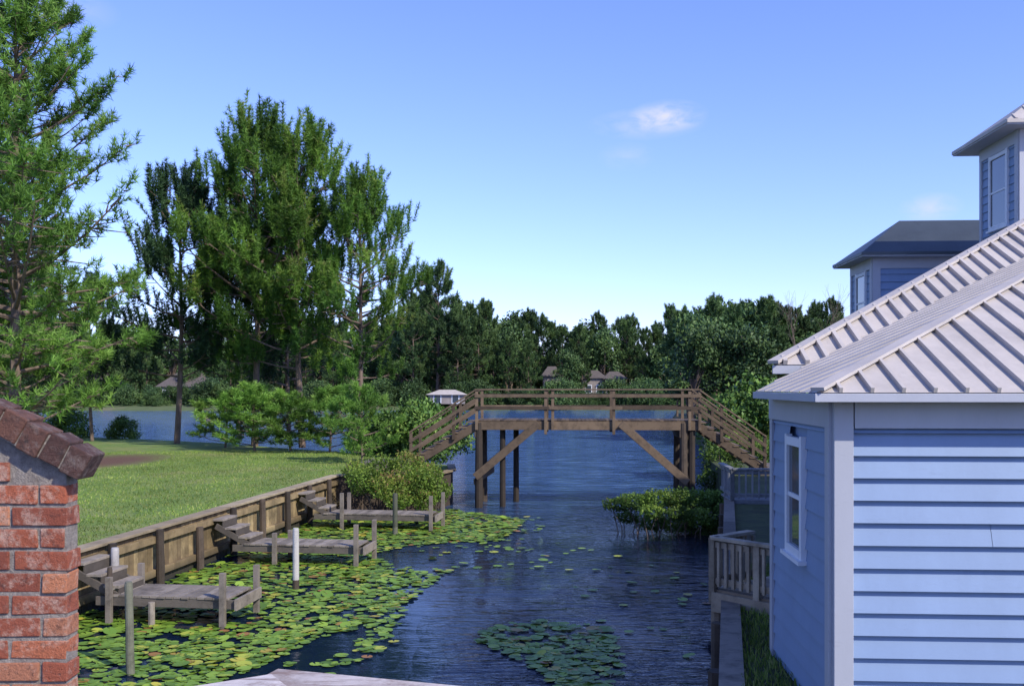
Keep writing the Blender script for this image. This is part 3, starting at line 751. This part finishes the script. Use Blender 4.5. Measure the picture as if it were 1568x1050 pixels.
def block(nm_,u0,v0,u1,v1,zb,zt_,ov,rise,roofm,win=True,rib=True):
    mb=MB()
    lap(mb,L3(u0+.1,v0,0),L3(u1,v0,0),zb,zt_,.2,-Vv); lap(mb,L3(u0,v1,0),L3(u0,v0+.1,0),zb,zt_,.2,-U,(),.03)
    mb.box(L3((u0+u1)/2+.02,(v0+v1)/2+.02,(zb+zt_)/2),(u1-u0-.04,v1-v0-.04,zt_-zb),BA,0)
    mb.obj(nm_+'_walls',siding,bhs)
    mb=MB()
    mb.box(L3(u0+.06,v0-.04,(zb+zt_)/2),(.2,.05,zt_-zb),BA,0); mb.box(L3(u0-.04,v0+.06,(zb+zt_)/2),(.05,.16,zt_-zb),BA,0); mb.box(L3(u0-.03,v1-.06,(zb+zt_)/2),(.04,.12,zt_-zb),BA,0)
    mb.box(L3((u0+u1)/2,(v0+v1)/2,zt_-.015),(u1-u0+2*ov-.02,v1-v0+2*ov-.02,.03),BA,0)
    mb.box(L3((u0+u1)/2,v0-.03,zt_-.17),(u1-u0,.045,.28),BA,0); mb.box(L3(u0-.03,(v0+v1)/2,zt_-.17),(.045,v1-v0,.28),BA,0)
    mb.obj(nm_+'_trim',trim,bhs)
    mb=MB(); a,b,c,d=(u0-ov,v0-ov),(u1+ov,v0-ov),(u1+ov,v1+ov),(u0-ov,v1+ov)
    hw=min(u1-u0,v1-v0)/2+ov; 
    if (u1-u0)>(v1-v0): r0=(u0-ov+hw,(v0+v1)/2); r1=(u1+ov-hw,(v0+v1)/2)
    else: r0=((u0+u1)/2,v0-ov+hw); r1=((u0+u1)/2,v1+ov-hw)
    ze_=zt_+.07
    E=[L3(*p,ze_) for p in(a,b,c,d)]; R_=[L3(*r0,ze_+rise),L3(*r1,ze_+rise)]
    if (u1-u0)>(v1-v0): fs=[[E[0],E[1],R_[1],R_[0]],[E[1],E[2],R_[1]],[E[2],E[3],R_[0],R_[1]],[E[3],E[0],R_[0]]]
    else: fs=[[E[0],E[1],R_[0]],[E[1],E[2],R_[1],R_[0]],[E[2],E[3],R_[1]],[E[3],E[0],R_[0],R_[1]]]
    for f in fs: mb.poly(f)
    for i in range(4): mb.beam(E[i]-Z*.03,E[(i+1)%4]-Z*.03,.03,.08,0)
    if rib:
        nrm=(U.cross(Vv*hw+Z*rise)).normalized(); u=a[0]+.2
        LL=[]
        while u<b[0]-.2:
            t=min(min(u-a[0],hw,b[0]-u)/hw,1); LL.append((L3(u,a[1],ze_),L3(u,a[1]+hw*t,ze_+rise*t))); u+=.4
        ribs(mb,LL,.03,.04,nrm)
    mb.obj(nm_+'_roof',roofm,bhs)
block('tower',7.65,13.45,10.6,15.5,5.5,10.05,.5,1.1,roof_light)
window(bhs,7.65,14.45,8.85,.85,1.6,'u','tower_window')
block('rear_wing',5.72,17.6,12,19.6,G-.1,7.75,.42,1.05,roof_dark,rib=False)
window(bhs,5.72,18.6,6.6,.8,1.5,'u','rear_window')

# ---------------------------------------------------------------- brick wall on the left
bw=empty('brick_wall'); Yb=3.4; xr=(104-784)/F*Yb
ch=.077; zt0=H0-(722-592)/F*Yb
sl=75/145.
def ztop(x): return zt0+(xr-x)*sl
mb=MB(); rg=random.Random(9)
z=2.2; k=0
while z<zt0+.9:
    x=xr+rg.uniform(-.006,.006)
    bl=.203 if k%2 else .098
    while x>xr-1.5:
        x2=x-bl; 
        if z+.06<ztop(x)-.005: mb.box(((x+x2)/2+rg.uniform(-.003,.003),Yb+.052+rg.uniform(-.005,.004),z+.032),(bl-.012,.10,.064),None,0,rg.random(),.003)
        x=x2; bl=.215
    z+=ch; k+=1
mb.obj('bricks',brick,bw,.004)
mb=MB(); x0=xr-1.5;x1=xr-.010; y0=Yb+.010;y1=Yb+.098
mb.raw([(x0,y0,1.0),(x1,y0,1.0),(x1,y0,ztop(x1)),(x0,y0,ztop(x0)),(x0,y1,1.0),(x1,y1,1.0),(x1,y1,ztop(x1)),(x0,y1,ztop(x0))],[(0,1,2,3),(5,4,7,6),(1,5,6,2),(3,2,6,7),(4,0,3,7)])
mb.obj('mortar',mortar,bw)
mb=MB(); d=Vector((1,0,-sl)).normalized(); n=Vector((sl,0,1)).normalized()
start=Vector((xr+.055,0,ztop(xr+.055)))
L=0
while L<1.7:
    w=.082+rg.uniform(-.008,.008)
    c=start-d*(L+w/2)+n*(.052+rg.uniform(-.005,.005)); c.y=Yb+.03+rg.uniform(-.006,.006)
    mb.box(c,(w-.009,.13,.098),(d,Vector((0,1,0)),n),0,rg.random(),.004); L+=w
mb.obj('coping',brick2,bw,.005)
mb=MB(); c=start-d*.85+n*.046; c.y=Yb+.032; mb.box(c,(1.68,.116,.085),(d,Vector((0,1,0)),n)); mb.obj('coping_mortar',mortar,bw)

# ---------------------------------------------------------------- foreground deck rail
dr_=empty('deck_railing'); mb=MB()
pA=Vector((-1.1,1.53,3.74));pB=Vector((-.470,1.918,3.74));pD=Vector((-.4925,2.058,3.71));pC=Vector((.75,1.68,3.71))
def board(p,q,w,v,mi=0):
    d=(q-p).normalized(); nn=Vector((-d.y,d.x,0)); mb.box((p+q)/2-nn*w/2-Z*.014,((q-p).length,w,.028),(d,nn,Z),mi,v)
board(pA,pB,.13,1.0); board(pD,pC,.16,.7)
for p in(Vector((-.42,1.93,3.70)),Vector((.7,1.62,3.69)),Vector((-1.05,1.47,3.715))): mb.box(p-Z*.55,(.09,.09,1.02),None,0)
mb.obj('top_rail_and_posts',wood_rail,dr_,.004)

# ---------------------------------------------------------------- far houses
def far_house(px,py,Y,w,h,mat,rmat,dpt=9,name='lakeside_house'):
    b=W(px,py,Y); zb=b.z; e=empty(name,(b.x,Y,1.2)); mb=MB(); hh=zb-1.2
    mb.box((0,0,hh/2),(w,dpt,hh),None,0,.5)
    mb.raw([(-w/2-.5,-dpt/2-.5,hh),(w/2+.5,-dpt/2-.5,hh),(w/2+.5,dpt/2+.5,hh),(-w/2-.5,dpt/2+.5,hh),(-w/2+w*.28,0,hh+h),(w/2-w*.28,0,hh+h)],[(0,1,5,4),(1,2,5),(2,3,4,5),(3,0,4),(0,3,2,1)],1)
    k=max(2,int(w/3))
    for i in range(k): mb.box((-w/2+(i+.5)*w/k,-dpt/2-.03,hh*.55),(1.1,.08,1.4),None,2); mb.box((-w/2+(i+.5)*w/k,-dpt/2-.02,hh*.55),(1.4,.06,1.7),None,3)
    mb.obj('walls_roof_windows',[mat,rmat,glass,white],e)
far_house(845,576,197,3.6,2.0,fwall,froof,5); far_house(908,579,197,4.5,1.6,fwall,froof,5); far_house(940,580,196,4,1.5,fwall,froof,5); far_house(685,604,179,6.5,.9,fwall,roof_light,5)
far_house(150,592,192,9,3,fwall,froof); far_house(290,592,192,9,3,fwall,froof)

# ---------------------------------------------------------------- sky, sun, camera
el=math.radians(38); az=math.radians(46)
sv=Vector((math.sin(az)*math.cos(el),-math.cos(az)*math.cos(el),math.sin(el)))
ld=bpy.data.lights.new('sun','SUN'); ld.energy=5.0; ld.angle=math.radians(.5); ld.color=(1,.94,.84)
so=bpy.data.objects.new('sun',ld); so.rotation_euler=sv.to_track_quat('Z','Y').to_euler(); link(so)
w=bpy.data.worlds.new('World'); scene.world=w; w.use_nodes=True; nt=w.node_tree; bg=nt.nodes['Background']
sky=nt.nodes.new('ShaderNodeTexSky'); sky.sky_type='NISHITA'; sky.sun_disc=False; sky.sun_elevation=el; sky.sun_rotation=math.pi-az
sky.altitude=0; sky.air_density=1.0; sky.dust_density=.3; sky.ozone_density=2.5
bg.inputs['Strength'].default_value=.135
tc=nt.nodes.new('ShaderNodeTexCoord')
def wm(op,a,b=0.,clamp=False):
    x=nt.nodes.new('ShaderNodeMath'); x.operation=op; x.use_clamp=clamp
    for i,v in enumerate((a,b)):
        if isinstance(v,(int,float)): x.inputs[i].default_value=v
        else: nt.links.new(v,x.inputs[i])
    return x.outputs[0]
nz=nt.nodes.new('ShaderNodeTexNoise'); nz.inputs['Scale'].default_value=30; nz.inputs['Detail'].default_value=7; nz.inputs['Roughness'].default_value=.6; nz.inputs['Distortion'].default_value=.4
mp=nt.nodes.new('ShaderNodeMapping'); mp.inputs['Scale'].default_value=(1,1,2.0); nt.links.new(tc.outputs['Generated'],mp.inputs[0]); nt.links.new(mp.outputs[0],nz.inputs['Vector'])
tot=None
for (px,py,rx,rz,st) in((1022,178,.040,.016,.6),(1425,318,.028,.015,.4),(990,190,.06,.016,.3),(960,240,.03,.015,.15),(70,8,.06,.02,.25)):
    c=Vector((px-784,F,592-py)).normalized()
    sb=nt.nodes.new('ShaderNodeVectorMath'); sb.operation='SUBTRACT'; nt.links.new(tc.outputs['Generated'],sb.inputs[0]); sb.inputs[1].default_value=c
    ml=nt.nodes.new('ShaderNodeVectorMath'); ml.operation='MULTIPLY'; nt.links.new(sb.outputs[0],ml.inputs[0]); ml.inputs[1].default_value=(1/rx,1/.08,1/rz)
    ln=nt.nodes.new('ShaderNodeVectorMath'); ln.operation='LENGTH'; nt.links.new(ml.outputs[0],ln.inputs[0])
    f=wm('SUBTRACT',1.0,ln.outputs['Value'],True)
    f=wm('MULTIPLY',f,wm('MULTIPLY',wm('SUBTRACT',nz.outputs['Fac'],.33),4.0,True)); f=wm('MULTIPLY',f,st*1.4,True)
    tot=f if tot is None else wm('ADD',tot,f,True)
tint=nt.nodes.new('ShaderNodeMix'); tint.data_type='RGBA'; tint.blend_type='MULTIPLY'; tint.inputs[0].default_value=1
nt.links.new(sky.outputs[0],tint.inputs[6]); tint.inputs[7].default_value=(1.30,1.33,2.1,1)
mx=nt.nodes.new('ShaderNodeMix'); mx.data_type='RGBA'; nt.links.new(tot,mx.inputs[0]); nt.links.new(tint.outputs[2],mx.inputs[6]); mx.inputs[7].default_value=(6,6.1,6.8,1)
nt.links.new(mx.outputs[2],bg.inputs['Color'])
cd=bpy.data.cameras.new('camera'); cam=bpy.data.objects.new('camera',cd); link(cam)
cam.location=(0,0,H0); cam.rotation_euler=(math.radians(90),0,0)
cd.sensor_width=36; cd.lens=36*F/1568; cd.shift_y=67/1568; cd.clip_start=.05; cd.clip_end=8000
scene.camera=cam
scene.view_settings.view_transform='Standard'; scene.view_settings.look='None'; scene.view_settings.exposure=0
